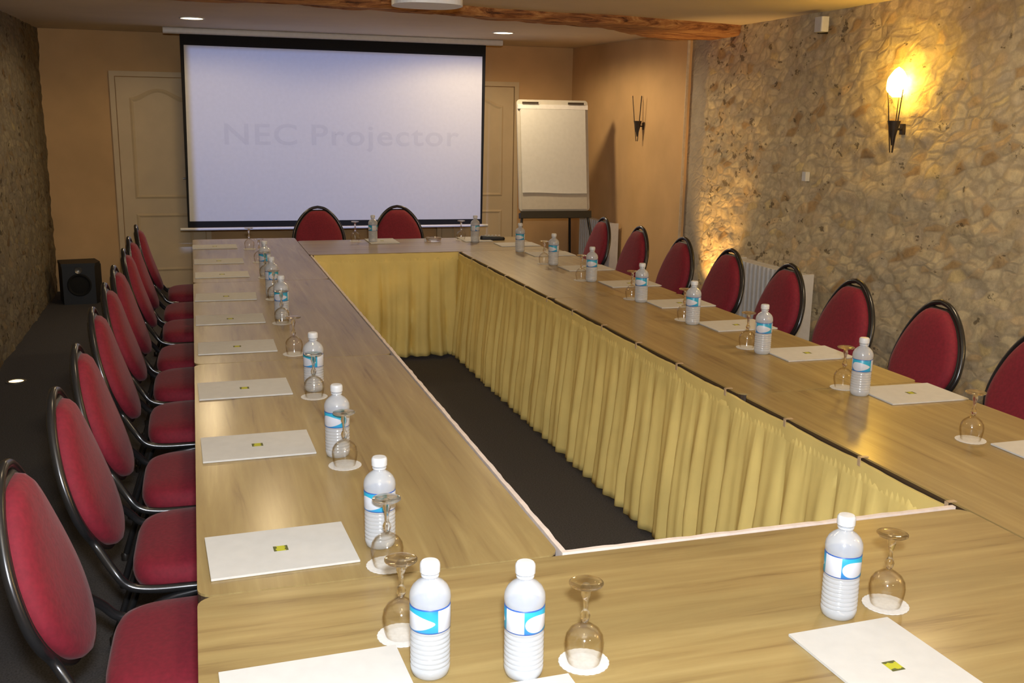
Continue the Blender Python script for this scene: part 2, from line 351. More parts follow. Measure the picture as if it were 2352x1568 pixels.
# doors in the back wall, partly behind the screen
def door(name, x0, x1, z1, hinge_left):
    y = YW
    root = tag(bpy.data.objects.new(name, None), kind='structure'); C.objects.link(root); root.location = ((x0 + x1) / 2, y, 0)
    cx = (x0 + x1) / 2; X0, X1 = x0 - cx, x1 - cx
    f = MB(); f.prism([(X0, 0), (X0 + .045, 0), (X0 + .045, z1 - .045), (X1 - .045, z1 - .045), (X1 - .045, 0), (X1, 0), (X1, z1), (X0, z1)], 0, .035, M=Matrix(((1, 0, 0, 0), (0, 0, -1, 0), (0, 1, 0, 0), (0, 0, 0, 1))))
    f.build('frame', M['door'], root)
    a, b_ = X0 + .052, X1 - .052
    MB().box(a, b_, -.02, -.002, .01, z1 - .054).build('door_leaf', M['door'], root)
    def ring(outline_o, outline_i, name):
        n = len(outline_o); v = [(x, -.021, z) for x, z in outline_o] + [((x + X) / 2, -.030, (z + Z_) / 2) for (x, z), (X, Z_) in zip(outline_o, outline_i)] + [(x, -.021, z) for x, z in outline_i]
        f = [(r * n + k, r * n + (k + 1) % n, (r + 1) * n + (k + 1) % n, (r + 1) * n + k) for r in (0, 1) for k in range(n)]
        mesh_obj(name, v, f, M['door'], root)
    def arch(ins):
        p = [(a + .11 + ins, .86 + ins), (b_ - .11 - ins, .86 + ins)]
        w = (b_ - a) / 2 - .11 - ins; mx = (a + b_) / 2
        for k in range(17):
            t = -1 + 2 * k / 16; zz = z1 - .235 - ins + .085 * (max(0, cos(t * pi / 2 * 1.05)) ** 1.6)
            p.append((mx - t * w, zz))
        return p
    ring(arch(0), arch(.035), 'panel_moulding')
    def lo(ins): return [(a + .11 + ins, .17 + ins), (b_ - .11 - ins, .17 + ins), (b_ - .11 - ins, .72 - ins), (a + .11 + ins, .72 - ins)]
    ring(lo(0), lo(.035), 'panel_moulding')
    h = MB(); hx = b_ - .06 if hinge_left else a + .06; s = -1 if hinge_left else 1
    h.box(hx - .02, hx + .02, -.028, -.02, .93, 1.15); h.tube([(hx, -.02, 1.05), (hx, -.06, 1.05), (hx + s * .02, -.065, 1.05), (hx + s * .12, -.062, 1.05)], .009)
    h.build('door_handle', M['steel'], root, smooth=True)
door('door_1', -.70, .13, 2.02, True)
door('door_2', 2.36, 3.22, 2.015, False)

# old beam across the ceiling
st = [(-1.3, 6.16, 6.42, 2.29), (-.5, 6.18, 6.47, 2.285), (0, 6.2, 6.52, 2.283), (.64, 6.22, 6.43, 2.283), (.96, 6.28, 6.55, 2.28), (1.46, 6.35, 6.57, 2.283), (1.9, 6.52, 6.78, 2.28), (2.35, 6.58, 6.87, 2.28), (2.75, 6.56, 6.93, 2.278), (3.3, 6.70, 7.40, 2.272), (3.6, 6.76, 7.50, 2.265), (3.87, 6.84, 7.38, 2.26)]
v = []; f = []; K = 10; SUB = 8; rows = []
for i in range(len(st) - 1):
    for s in range(SUB):
        t = s / SUB; rows.append([st[i][k] * (1 - t) + st[i + 1][k] * t for k in range(4)])
rows.append(list(st[-1]))
for x, a, b_, zb in rows:
    pr = [(a, 2.36), (a + .005, zb + .03), (a + .03, zb + .006)] + [(a + .03 + (b_ - a - .06) * k / 5, zb) for k in range(1, 5)] + [(b_ - .03, zb + .004), (b_, zb + .025), (b_ + .01, 2.36)]
    for k, (y, z) in enumerate(pr):
        d = noise.noise(Vector((x * 4, y * 14, z * 14))) * .014 + noise.noise(Vector((x * 14, y * 20, z * 20))) * .006
        v.append((x, y + d, z + (d * .8 if z < 2.35 else 0)))
n = len(pr)
for i in range(len(rows) - 1):
    for k in range(n - 1): f.append((i * n + k, i * n + k + 1, (i + 1) * n + k + 1, (i + 1) * n + k))
    f.append((i * n + n - 1, i * n, (i + 1) * n, (i + 1) * n + n - 1))
f += [tuple(range(n)), tuple((len(rows) - 1) * n + k for k in range(n))]
bo = mesh_obj('ceiling_beam', v, f, M['beam'], smooth=True)
tag(bo, 'rough brown oak beam running across the cream ceiling', 'beam')

# recessed ceiling lights
for i, ((x, y), lb) in enumerate(zip(DOWN, ['round recessed ceiling light above the left end of the projection screen', 'round recessed ceiling light above the right end of the projection screen'])):
    z = CZ(y)
    t = thing('ceiling_light', lb, 'light', (x, y, z), group='recessed ceiling lights')
    MB().lathe([(.092, .002), (.095, -.006), (.085, -.009), (.080, -.006), (.080, .001)], 36).build('trim_ring', M['alu'], t, smooth=True)
    MB().lathe([(.0, -.0045), (.079, -.0045), (.079, -.002), (0, -.002)], 36).build('diffuser', M['down'], t)

# ------------------------------------------------------------------ projection screen
SY = 9.43
t = thing('projection_screen', 'large pull-down projection screen with black border hanging from the ceiling', 'screen', (1.31, SY, 0))
ox = -1.31
cs = MB(); zc = CZ(SY)
cs.prism([(y, z) for y, z in rrect(-.045, .045, zc - .052, zc - .001, .015, 4)], -.195 + ox, 2.808 + ox, M=Matrix(((0, 0, 1, 0), (1, 0, 0, 0), (0, 1, 0, 0), (0, 0, 0, 1))))
cs.build('case', M['alu'], t, smooth=True)
def quad_slab(name, p, y, th, mat, parent, hole=None):
    v = [(x + ox, y, z) for x, z in p] + [(x + ox, y + th, z) for x, z in p]
    if not hole: return mesh_obj(name, v, [(0, 1, 2, 3), (7, 6, 5, 4), (0, 4, 5, 1), (1, 5, 6, 2), (2, 6, 7, 3), (3, 7, 4, 0)], mat, parent)
    v += [(x + ox, y, z) for x, z in hole] + [(x + ox, y + th, z) for x, z in hole]
    f = []
    for k in range(4):
        j = (k + 1) % 4; f += [(k, j, 8 + j, 8 + k), (4 + k, 12 + k, 12 + j, 4 + j), (k, 4 + k, 4 + j, j), (8 + k, 8 + j, 12 + j, 12 + k)]
    return mesh_obj(name, v, f, mat, parent)
OUT = [(-.075, .662), (2.633, .652), (2.655, zc - .04), (-.062, zc - .04)]
INN = [(-.058, .715), (2.615, .70), (2.622, 2.21), (-.032, 2.222)]
quad_slab('border', OUT, -.001, .002, M['scrblk'], t, INN)
sf = quad_slab('screen_surface', INN, -.0005, .0015, M['screen'], t)
br = MB(); br.tube([(-.14 + ox, 0, .645), (2.69 + ox, 0, .638)], .013, 12); br.build('bottom_bar', M['alu'], t, smooth=True)
def word(txt, x0, x1):
    fc = bpy.data.curves.new('txt', 'FONT'); fc.body = txt; fc.size = .30; fc.space_character = 1.1; fc.offset = .004; fc.extrude = .0002
    fo = bpy.data.objects.new('txt', fc); C.objects.link(fo); bpy.context.view_layer.update()
    me = bpy.data.meshes.new_from_object(fo); xs = [q.co.x for q in me.vertices]; a = min(xs); k = (x1 - x0) / (max(xs) - a)
    for q in me.vertices: q.co = ((q.co.x - a) * k, -.0016 - q.co.z * .1, q.co.y * .86)
    C.objects.unlink(fo); bpy.data.objects.remove(fo); me.materials.clear(); me.materials.append(M['text'])
    tx = bpy.data.objects.new('projected_word', me); C.objects.link(tx); tx.parent = sf; tx.location = (x0 + ox, 0, 1.39)
word('NEC', .27, .90); word('Projector', 1.03, 2.40)

# ------------------------------------------------------------------ ceiling projector
PX, PY, PZ = .985, 4.6, 2.165
t = thing('projector', 'white projector hanging under the ceiling in front of the oak beam', 'projector', (PX, PY, PZ))
hw = .024; ol = [(-hw - .0037, 0), (hw + .0037 + .0045, 0)]   # aperture facet
ol = [(-.020, 0.0), (.0335, 0.0)]
pts = []
for k in range(0, 41):
    a = radians(75 - k * (330 / 40.0)); pts.append((.006 + .150 * math.copysign(abs(cos(a)) ** .8, cos(a)), -.145 + .150 * math.copysign(abs(sin(a)) ** .8, sin(a)) * (1 if sin(a) > 0 else .9)))
out_ = [ol[0]] + [ol[1]] + [p for p in pts if p[1] < -.006]
# body: walls around the outline, the front facet is the open lens window
n = len(out_); z0, z1 = -.055, .05; v = [(x, y, z0) for x, y in out_] + [(x, y, z1) for x, y in out_]
f = [tuple(range(n)), tuple(range(n, 2 * n))] + [(k, (k + 1) % n, n + (k + 1) % n, n + k) for k in range(1, n)]
a0, a1 = -.0318, .0009
v += [(ol[0][0], 0, a0), (ol[1][0], 0, a0), (ol[0][0], 0, a1), (ol[1][0], 0, a1)]; q = 2 * n
f += [(0, 1, q + 1, q), (q + 2, q + 3, n + 1, n)]
# the window edges sit right at the facet sides
mesh_obj('body', v, f, M['alu'], t)
mb = MB(); mb.lathe([(.012, .05), (.012, CZ(PY) - PZ - .004)], 16, (0, -.14, 0)); mb.lathe([(.05, CZ(PY) - PZ - .012), (.05, CZ(PY) - PZ)], 20, (0, -.14, 0)); mb.build('ceiling_mount', M['alu'], t, smooth=True)

# ------------------------------------------------------------------ tables
TZ = .74
def table(x0, x1, y0, y1, label, mat, lx=None):
    cx, cy = (x0 + x1) / 2, (y0 + y1) / 2
    t = thing('folding_table', label, 'table', (cx, cy, 0), group='folding tables set in a closed rectangle')
    a, b_ = (x1 - x0) / 2 - .002, (y1 - y0) / 2 - .003
    MB().prism(rrect(-a, a, -b_, b_, .034), TZ - .005, TZ).build('tabletop', mat, t)
    MB().prism(rrect(-a, a, -b_, b_, .034), TZ - .028, TZ - .005).build('edge_band', M['edge'], t)
    la, lb = a - .08, b_ - .10
    if x1 - x0 > y1 - y0: la, lb = a - .10, b_ - .08
    for sx in (-1, 1):
        for sy in (-1, 1):
            px = sx * la if lx is None else lx[(sx + 1) // 2] - cx
            MB().tube([(px, sy * lb, 0), (px, sy * lb, TZ - .028)], .014, 10).build('leg', M['black'], t, smooth=True)
    return t
XA0, XA1, XB0, XB1 = -.036, .704, 1.737, 2.462
YF = 1.872
table(XA0, XA1, YF, 3.80, 'oak laminate table in the left row, nearest the camera', M['wood_y'], (.36, .63))
table(XA0, XA1, 3.80, 5.735, 'oak laminate table in the middle of the left row', M['wood_y'], (.36, .63))
table(XA0, XA1, 5.735, 7.80, 'oak laminate table at the far end of the left row', M['wood_y'], (.36, .63))
table(XA0, XB0 - .002, 1.137, YF, 'oak laminate table across the front, carrying three water bottles', M['wood_x'])
table(XA1, 2.40, 6.79, 7.60, 'oak laminate table across the far end, under the projection screen', M['wood_x'])
table(XB0, XB1, 4.86, 6.79, 'oak laminate table at the far end of the right row', M['wood_y'], (1.81, 2.20))
table(XB0, XB1, 2.93, 4.86, 'oak laminate table in the middle of the right row', M['wood_y'], (1.81, 2.20))
table(XB0, XB1, 1.00, 2.93, 'oak laminate table in the right row, nearest the camera', M['wood_y'], (1.81, 2.20))

# table skirts: gathered cloth hung from a band clipped to the table edge
def skirt(p0, p1, nrm, label, band_mat, band_z, lift, ppm=8.2, seed=1, amp=1.0, sag=0.0, nclip=0):
    p0, p1 = Vector((*p0, 0)), Vector((*p1, 0)); d = (p1 - p0); Ln = d.length; d.normalize(); nrm = Vector(nrm)
    o = thing('table_skirt', label, 'table skirt', (p0.x, p0.y, 0), group='mustard table skirts')
    nx = int(Ln * 95); nz = 22; v = []; f = []
    rnd = random.Random(seed); ph = []; s = 0; warp = []
    def wx(u): return u + .035 * noise.noise(Vector((u * 3.1, seed, 0))) + .012 * noise.noise(Vector((u * 9, seed, 4)))
    for i in range(nx + 1):
        u = Ln * i / nx
        for j in range(nz + 1):
            w = j / nz; z = TZ - .035 + lift - (TZ - .06 + lift) * w
            g = min(1, w / .16)
            big = (1 + .35 * noise.noise(Vector((u * 1.7, seed, 2)))) * .036 * amp * min(1, w * 1.35) ** .8
            uu = wx(u + .035 * w * noise.noise(Vector((u * 2.3, seed, w * 1.3))))
            ph1 = 2 * pi * uu * ppm
            off = big * (abs(math.sin(ph1 / 2)) ** .7 * 1.15 - .35 + .22 * sin(ph1 * 1.63 + 1))
            fine = .0045 * sin(2 * pi * u * 44 + noise.noise(Vector((u * 6, 0, seed))) * 5) * math.exp(-((w - .06) / .07) ** 2)
            fine += .0022 * noise.noise(Vector((u * 34, w * 6, seed)))
            sg = -sag * (sin(pi * (u * nclip / Ln % 1)) if nclip else 0) * (1 - w)
            p = p0 + d * u + nrm * (.010 + .035 * w + off + fine)
            v.append((p.x - p0.x, p.y - p0.y, z + sg + .006 * noise.noise(Vector((u * 2, seed, 7))) * w))
    for i in range(nx):
        for j in range(nz): a = i * (nz + 1) + j; f.append((a, a + 1, a + nz + 2, a + nz + 1))
    c = mesh_obj('cloth', v, f, M['cloth'], o, smooth=True, sharp=80)
    md = c.modifiers.new('thick', 'SOLIDIFY'); md.thickness = .0015
    # header band
    v = []; f = []; nb = int(Ln * 40)
    for i in range(nb + 1):
        u = Ln * i / nb; wob = .0022 * noise.noise(Vector((u * 18, seed, 9))); sg = -sag * (sin(pi * (u * nclip / Ln % 1)) if nclip else 0)
        for (h, q) in ((band_z - .05, .002), (band_z, .002), (band_z, .0135), (band_z - .05, .0115)):
            p = d * u + nrm * (q + (wob if q > .005 else 0)); v.append((p.x, p.y, TZ + h + sg + (wob if h == band_z else 0)))
    for i in range(nb):
        for k in range(4): f.append((i * 4 + k, i * 4 + (k + 1) % 4, i * 4 + 4 + (k + 1) % 4, i * 4 + 4 + k))
    f += [(0, 1, 2, 3), tuple(nb * 4 + k for k in range(4))]
    mesh_obj('header_band', v, f, band_mat, o, smooth=True, sharp=50)
    for k in range(nclip + 1 if nclip else 0):
        u = min(max(Ln * k / nclip, .03), Ln - .03); p = d * u
        cb = MB(); R = Matrix(((d.x, nrm.x, 0, p.x), (d.y, nrm.y, 0, p.y), (0, 0, 1, TZ), (0, 0, 0, 1)))
        cb.box(-.006, .006, -.012, .015, .0003, .0018, R); cb.box(-.006, .006, .0135, .0155, -.024, .0018, R)
        cb.build('skirt_clip', M['clip'], o)
    return o
skirt((XB0 - .001, YF + .01), (XB0 - .001, 6.785), (-1, 0, 0), 'long mustard gathered skirt on the inner side of the right row', M['cloth'], -.012, 0, seed=2, sag=.004, nclip=13)
skirt((XA1 + .03, 6.789), (XB0 - .012, 6.789), (0, -1, 0), 'mustard gathered skirt on the far table facing the camera', M['cloth'], -.004, 0, ppm=9, seed=5, amp=1.35)
skirt((XA1 + .001, 6.75), (XA1 + .001, YF + .002), (1, 0, 0), 'mustard skirt with pale top band on inner side of the left row', M['band'], .003, 0, seed=9)
skirt((XA1 + .004, YF + .001), (XB0 - .02, YF + .001), (0, 1, 0), 'mustard skirt with pale top band on inner side of the front table', M['band'], .003, 0, seed=12)

# ------------------------------------------------------------------ chairs (front towards +Y)
def oval(t, hw, hh, zc, notch=0.0):
    x = hw * cos(t); z = (hh + .037) * sin(t)
    if z < 0: z = (hh - .043) * sin(t)
    if z > 0: x *= (1 - .16 * (z / (hh + .037)) ** 1.5)
    if notch and z > 0 and abs(x) < .05: z -= notch * (cos(x / .05 * pi / 2)) ** .6
    return x, zc + z
def back_y(z): return -.262 - (z - .47) * .265 - .02 * sin((z - .5) / .45 * pi)
def make_chair(label):
    t = thing('banquet_chair', label, 'chair', (0, 0, 0), group='red banquet chairs along the left row')
    # seat
    v = []; f = []; n = 48
    def so(s):
        o = []
        for k in range(n):
            a = 2 * pi * k / n; e = .42
            x = math.copysign(abs(cos(a)) ** e, cos(a)); y = math.copysign(abs(sin(a)) ** e, sin(a))
            w = .225 + .012 * y; o.append((x * w * s, y * .215 * s))
        return o
    rings = [(.90, .425), (.985, .432), (1.0, .452), (.99, .472), (.95, .487), (.86, .496), (.6, .503), (.3, .506), (.02, .507)]
    for s, z in rings: v += [(x, y, z) for x, y in so(s)]
    for i in range(len(rings) - 1):
        for k in range(n): f.append((i * n + k, i * n + (k + 1) % n, (i + 1) * n + (k + 1) % n, (i + 1) * n + k))
    f += [tuple(range(n)), tuple((len(rings) - 1) * n + k for k in range(n))]
    mesh_obj('seat', v, f, M['fabric'], t, smooth=True, sharp=70)
    MB().prism(rrect(-.19, .19, -.18, .18, .05), .412, .427).build('seat_base', M['shell'], t)
    # back pad and shell
    n = 64; hw, hh, zc = .188, .208, .660
    def dome(rings, notch, hw, hh):
        v = []; f = []
        for s, dy in rings:
            for k in range(n):
                x, z = oval(2 * pi * k / n, hw, hh, zc, notch); x = x * s; z = zc + (z - zc) * s
                v.append((x, back_y(z) + dy + .05 * x * x * 0, z))
        for i in range(len(rings) - 1):
            for k in range(n): f.append((i * n + k, i * n + (k + 1) % n, (i + 1) * n + (k + 1) % n, (i + 1) * n + k))
        f += [tuple(range(n)), tuple((len(rings) - 1) * n + k for k in range(n))]
        return v, f
    v, f = dome([(.97, -.008), (1, .004), (.985, .020), (.93, .033), (.8, .042), (.5, .047), (.1, .049)], .012, hw, hh)
    mesh_obj('back_cushion', v, f, M['fabric'], t, smooth=True, sharp=70)
    v, f = dome([(.3, -.026), (.9, -.024), (.99, -.014), (1, -.002), (.97, .004)], .016, hw + .010, hh + .011)
    mesh_obj('back_shell', v, f, M['shell'], t, smooth=True, sharp=70)
    # tube frame: seat rails, back posts and oval hoop in one bent tube
    half = []
    half += [(.213, .20, .436), (.219, .10, .436), (.222, -.06, .436), (.222, -.16, .438), (.219, -.215, .452), (.209, -.248, .490)]
    for deg in (-35, -18, 0, 18, 36, 54, 72, 90):
        x, z = oval(radians(deg), hw + .018, hh + .017, zc); half.append((x, back_y(z) - .004, z))
    P = smooth_path(half, 5); Pm = [Vector((-p.x, p.y, p.z)) for p in reversed(P[:-1])]
    MB().tube(P + Pm, .0115, 12).build('frame', M['black'], t, smooth=True, sharp=80)
    for s in (-1, 1):
        MB().tube(smooth_path([(s * .213, .19, .436), (s * .212, .222, .42), (s * .21, .235, .38), (s * .208, .245, .015)], 4), .0115, 10).build('leg', M['black'], t, smooth=True, sharp=80)
        MB().tube(smooth_path([(s * .213, .02, .425), (s * .214, -.13, .40), (s * .213, -.20, .33), (s * .212, -.27, .15), (s * .211, -.315, .015)], 4), .0115, 10).build('leg', M['black'], t, smooth=True, sharp=80)
    for s in (-1, 1):
        for y in (.245, -.315):
            MB().lathe([(.015, 0), (.016, .022), (.012, .03)], 14, (s * .209, y, 0)).build('foot_cap', M['shell'], t, smooth=True)
    MB().tube([(-.212, -.05, .428), (.212, -.05, .428)], .009, 8).build('cross_bar', M['black'], t, smooth=True)
    return t
ordn = ['nearest', 'second nearest', 'third nearest', 'fourth nearest', 'fifth nearest', 'sixth nearest', 'seventh nearest', 'eighth nearest', 'farthest']
chair0 = make_chair('red oval-backed banquet chair, nearest the camera in the left row')
def place_chair(x, y, rz, label, group):
    global used
    o = chair0 if not used else copy_tree(chair0)
    used = True; o.location = (x, y, 0); o.rotation_euler = (0, 0, rz); tag(o, label, group=group); return o
used = False
ly = [2.20, 2.80, 3.355, 4.015, 4.60, 5.13, 5.80, 6.36, 7.06]
for i, y in enumerate(ly):
    place_chair(.005 + random.uniform(-.008, .008) - (.02 if i == 0 else 0), y, -pi / 2 + random.uniform(-.03, .03), f'red oval-backed banquet chair, {ordn[i]} of nine along the left row', 'red banquet chairs along the left row')
ry = [2.86, 3.451, 4.026, 4.575, 5.18, 5.79, 6.47, 7.14]
ordr = ['nearest and cut by photo edge', 'second nearest', 'third nearest', 'fourth nearest', 'fifth nearest', 'sixth nearest', 'seventh nearest', 'farthest']
for i, y in enumerate(ry):
    extra = ', before the radiator' if i == 3 else ''
    place_chair(2.565 + random.uniform(-.006, .006), y, pi / 2 + random.uniform(-.03, .03), f'red banquet chair, {ordr[i]} of eight on the right row{extra}', 'red banquet chairs along the right row')
place_chair(.945, 7.97, pi, 'red banquet chair at the far table, left one before the screen', 'red banquet chairs at the far table')
place_chair(1.60, 7.97, pi, 'red banquet chair at the far table, right one before the screen', 'red banquet chairs at the far table')

# ------------------------------------------------------------------ bottles
def make_bottle(label):
    t = thing('water_bottle', label, 'bottle', group='small water bottles on the tables')
    prof = [(.0, .004), (.018, .002), (.026, 0), (.0305, .004), (.0325, .012)]
    z = .018
    while z < .084: prof += [(.0330, z), (.0315, z + .003), (.0330, z + .006)]; z += .0085
    prof += [(.0328, .086), (.0328, .128), (.0338, .131), (.0342, .138), (.0330, .147), (.0285, .156), (.0215, .163), (.0145, .168), (.0118, .172), (.0118, .184)]
    MB().lathe(prof, 32).build('bottle_body', M['water'], t, smooth=True, sharp=50)
    MB().lathe([(.0332, .086), (.0336, .0865), (.0336, .1275), (.0332, .128)], 40).build('wrap_label', M['label'], t, smooth=True)
    MB().lathe([(.0118, .1735), (.0148, .1742), (.0148, .1765), (.0118, .177)], 24).build('neck_ring', M['white'], t, smooth=True)
    pr = [(.0120, .1805), (.0165, .181), (.0168, .192), (.0160, .1965), (.0138, .1988), (.0, .1995)]
    MB().lathe(pr, 28).build('cap', M['white'], t, smooth=True)
    return t
bottle0 = make_bottle('x'); ub = False
def bottle(x, y, rz, label, group='small water bottles on the tables'):
    global ub
    o = bottle0 if not ub else copy_tree(bottle0); ub = True
    o.location = (x, y, TZ + .0004); o.rotation_euler = (0, 0, rz); tag(o, label, group=group)
ob = ['nearest', 'second nearest', 'third nearest', 'fourth nearest', 'fifth nearest', 'sixth nearest', 'farthest']
for i, (x, y) in enumerate([(.344, 2.023), (.336, 2.64), (.350, 3.333), (.349, 4.61), (.352, 5.24), (.363, 5.93)]):
    bottle(x, y, [.3, .5, .3, .9, 1.6, .4][i] - .8, f'small water bottle with blue label on the left row, {ob[i] if i < 5 else "farthest"} of six', 'water bottles on the left row')
bottle(.334, 1.491, -.6, 'small water bottle on the front table, leftmost of three', 'water bottles on the front table')
bottle(.482, 1.446, 1.0, 'small water bottle on the front table, middle of three, left of upturned glass', 'water bottles on the front table')
bottle(1.115, 1.483, .65, 'small water bottle on the front table, rightmost of three', 'water bottles on the front table')
for i, (x, y) in enumerate([(2.134, 2.831), (2.139, 3.472), (2.14, 4.079), (2.149, 4.665), (2.147, 5.347), (2.158, 6.031), (2.145, 6.693)]):
    bottle(x, y, [2.7, 2.9, 2.6, 2.8, 3.1, 2.7, 3.0][i], f'small water bottle with blue label on the right row, {ob[i]} of seven', 'water bottles on the right row')
bottle(1.238, 7.42, 2.0, 'small water bottle on the far table, just left of the right-hand far chair', 'water bottles on the far table')
bottle(1.983, 7.291, 1.1, 'small water bottle on the far table, beside the right-hand upturned glass', 'water bottles on the far table')

# ------------------------------------------------------------------ upturned glasses on doilies
def make_glass():
    t = thing('wine_glass', 'x', 'glass')
    bowl = [(.0275, 0), (.0305, .012), (.0330, .026), (.0335, .036), (.0315, .048), (.0255, .058), (.0155, .066), (.008, .070), (.0045, .074)]
    inner = [(.0035, .069), (.0145, .0645), (.0245, .0565), (.0303, .0475), (.0322, .036), (.0317, .026), (.0292, .012), (.0265, .0)]
    mb = MB(); pr = bowl[:]; 
    mesh = MB(); mesh.lathe([(r, z) for r, z in inner[::-1]] + [(0.0, .0685)], 32); mesh.v = mesh.v; mesh.f = [q for q in mesh.f if len(q) == 4]
    n0 = len(mesh.v); mesh.lathe(pr + [(0, .0745)], 32); mesh.f = [q for q in mesh.f if len(q) == 4]
    mesh.add([], [])
    mesh.build('bowl', M['glass'], t, smooth=True, sharp=80)
    MB().lathe([(.0045, .073), (.0075, .079), (.0088, .085), (.0070, .091), (.0042, .095), (.0040, .108), (.0055, .116), (.0085, .124), (.0070, .132), (.0060, .1375)], 20).build('stem', M['glassfoot'], t, smooth=True, sharp=80)
    MB().lathe([(.006, .1365), (.018, .1395), (.027, .1408), (.0292, .1425), (.0292, .1445), (.027, .1455), (.012, .1455), (0, .1450)], 32).build('foot', M['glassfoot'], t, smooth=True, sharp=60)
    return t
def make_doily():
    n = 96; o = []
    for k in range(n):
        a = 2 * pi * k / n; r = .0435 * (1 - .025 * (1 - abs(sin(a * 12)))); o.append((r * cos(a), r * sin(a)))
    return MB().prism(o, 0, .0012).build('paper_doily', M['doily'])
g0 = make_glass(); d0 = make_doily(); ug = False
def glass(x, y, where, gg):
    global ug
    if not ug: g, d = g0, d0
    else: g, d = copy_tree(g0), copy_tree(d0)
    ug = True
    g.location = (x, y, TZ + .0018); d.location = (x, y, TZ + .0004); d.rotation_euler = (0, 0, random.random()); g.rotation_euler = (0, 0, random.random() * 6)
    tag(g, 'upturned stemmed glass ' + where, 'glass', 'upturned glasses ' + gg); tag(d, 'round white doily under the upturned glass ' + where, 'doily', 'doilies ' + gg)
for i, (x, y) in enumerate([(.340, 1.918), (.343, 2.553), (.341, 3.25), (.336, 3.887), (.341, 4.509), (.354, 5.133), (.360, 5.861), (.365, 6.497), (.339, 7.167)]):
    glass(x, y, f'on the left row, {ordn[i]} of nine', 'on the left row')
glass(.312, 1.625, 'on the front table, leftmost of three', 'on the front table')
glass(.592, 1.453, 'on the front table, middle of three', 'on the front table')
glass(1.228, 1.493, 'on the front table, rightmost of three', 'on the front table')
for i, (x, y) in enumerate([(2.142, 2.312), (2.133, 2.925), (2.132, 3.58), (2.148, 4.18), (2.138, 4.758), (2.105, 5.40), (2.115, 6.09)]):
    glass(x, y, f'on the right row, {ob[i]} of seven', 'on the right row')
glass(1.119, 7.50, 'on the far table, between the two far chairs', 'on the far table')
glass(1.916, 7.45, 'on the far table, right of the far chairs', 'on the far table')

# ------------------------------------------------------------------ note pads
def make_pad():
    t = thing('note_pad', 'x', 'note pad')
    mb = MB(); 
    for k in range(4): mb.box(-.1485 + random.uniform(0, .0008), .1485 - random.uniform(0, .0008), -.107, .107, .0005 + k * .0012, .0016 + k * .0012)
    mb.build('paper_sheets', M['paper'], t)
    v = [(-.015, -.013, .0), (.015, -.013, .0), (.015, .013, .0), (-.015, .013, .0)]
    lg = mesh_obj('printed_logo', v + [(x, y, .0002) for x, y, z in v], [(0, 1, 2, 3), (4, 5, 6, 7), (0, 1, 5, 4), (1, 2, 6, 5), (2, 3, 7, 6), (3, 0, 4, 7)], M['logo'], t)
    lg.location = (0, 0, .0054); lg['label'] = 'small yellow and dark printed logo'
    return t
pad0 = make_pad(); up = False
def pad(x, y, rz, label, gg):
    global up
    o = pad0 if not up else copy_tree(pad0); up = True
    o.location = (x, y, TZ + .0003); o.rotation_euler = (0, 0, rz); tag(o, label, group=gg)
lp = [(.15, 1.475, .035), (.136, 2.048, .045), (.131, 2.770, .02), (.126, 3.398, .02), (.129, 4.052, .0), (.123, 4.636, 0), (.124, 5.240, -.03), (.125, 5.995, .0), (.121, 6.568, 0), (.112, 7.320, 0)]
o10 = ['cut by the photo bottom', 'second nearest', 'third nearest', 'fourth nearest', 'fifth nearest', 'sixth nearest', 'seventh nearest', 'eighth nearest', 'ninth nearest', 'farthest']
for i, (x, y, r) in enumerate(lp):
    pad(x, y, r, f'white note pad with yellow logo at the left, {o10[i]}', 'note pads along the left row')
rp = [(2.313, 2.15, 0), (2.310, 2.79, -.03), (2.31, 3.415, -.02), (2.318, 3.995, 0), (2.32, 4.57, 0), (2.325, 5.21, 0), (2.305, 5.84, 0), (2.31, 6.525, 0)]
o8 = ['nearest and cut by the photo edge', 'second nearest', 'third nearest', 'fourth nearest', 'fifth nearest', 'sixth nearest', 'seventh nearest', 'farthest']
for i, (x, y, r) in enumerate(rp):
    pad(x, y, r + pi, f'white note pad on the right row, {o8[i]} of eight', 'note pads along the right row')
pad(1.09, 1.290, pi / 2 + .03, 'white note pad on the front table, right of the photo bottom centre', 'note pads on the front table')
pad(.447, 1.268, pi / 2 + .02, 'white note pad on the front table, mostly below the photo bottom', 'note pads on the front table')
pad(1.31, 7.45, pi / 2, 'white note pad on the far table, before the right-hand far chair', 'note pads on the far table')
pad(2.02, 7.45, pi / 2, 'white note pad on the far table, right of the far chairs', 'note pads on the far table')
pad(2.245, 7.08, 0, 'white note pad on the far table, at its near right corner', 'note pads on the far table')

# small things on the far table
t = thing('ashtray', 'small clear glass ashtray on the far table before the skirt', 'ashtray', (1.69, 7.40, TZ + .0005))
mb = MB(); mb.lathe([(.050, 0), (.056, .010), (.060, .028), (.057, .030), (.050, .012), (.0, .008)], 28); mb.build('dish', M['glassfoot'], t, smooth=True)
MB().lathe([(.005, 0), (.006, .02), (.003, .024), (0, .0245)], 12, (-.066, -.01, .0)).build('white_glint', M['white'], t, smooth=True)  # white glint at the left of the dish, shaped as a small peg
t = thing('remote_control', 'black handheld remote lying on the far table beside the rightmost bottle', 'remote control', (2.15, 7.40, TZ + .0005), rz=-.15)
mb = MB(); ol_ = rrect(-.095, .095, -.028, .028, .02); v = []; f = []
for s, z in ((.94, 0), (1, .008), (1, .022), (.93, .032), (.6, .036)):
    v += [(x * s, y * s * (1 - .25 * max(0, x / .095)), z * (1 - .3 * max(0, x / .095))) for x, y in ol_]
n = len(ol_)
for i in range(4):
    for k in range(n): f.append((i * n + k, i * n + (k + 1) % n, (i + 1) * n + (k + 1) % n, (i + 1) * n + k))
f += [tuple(range(n)), tuple(4 * n + k for k in range(n))]
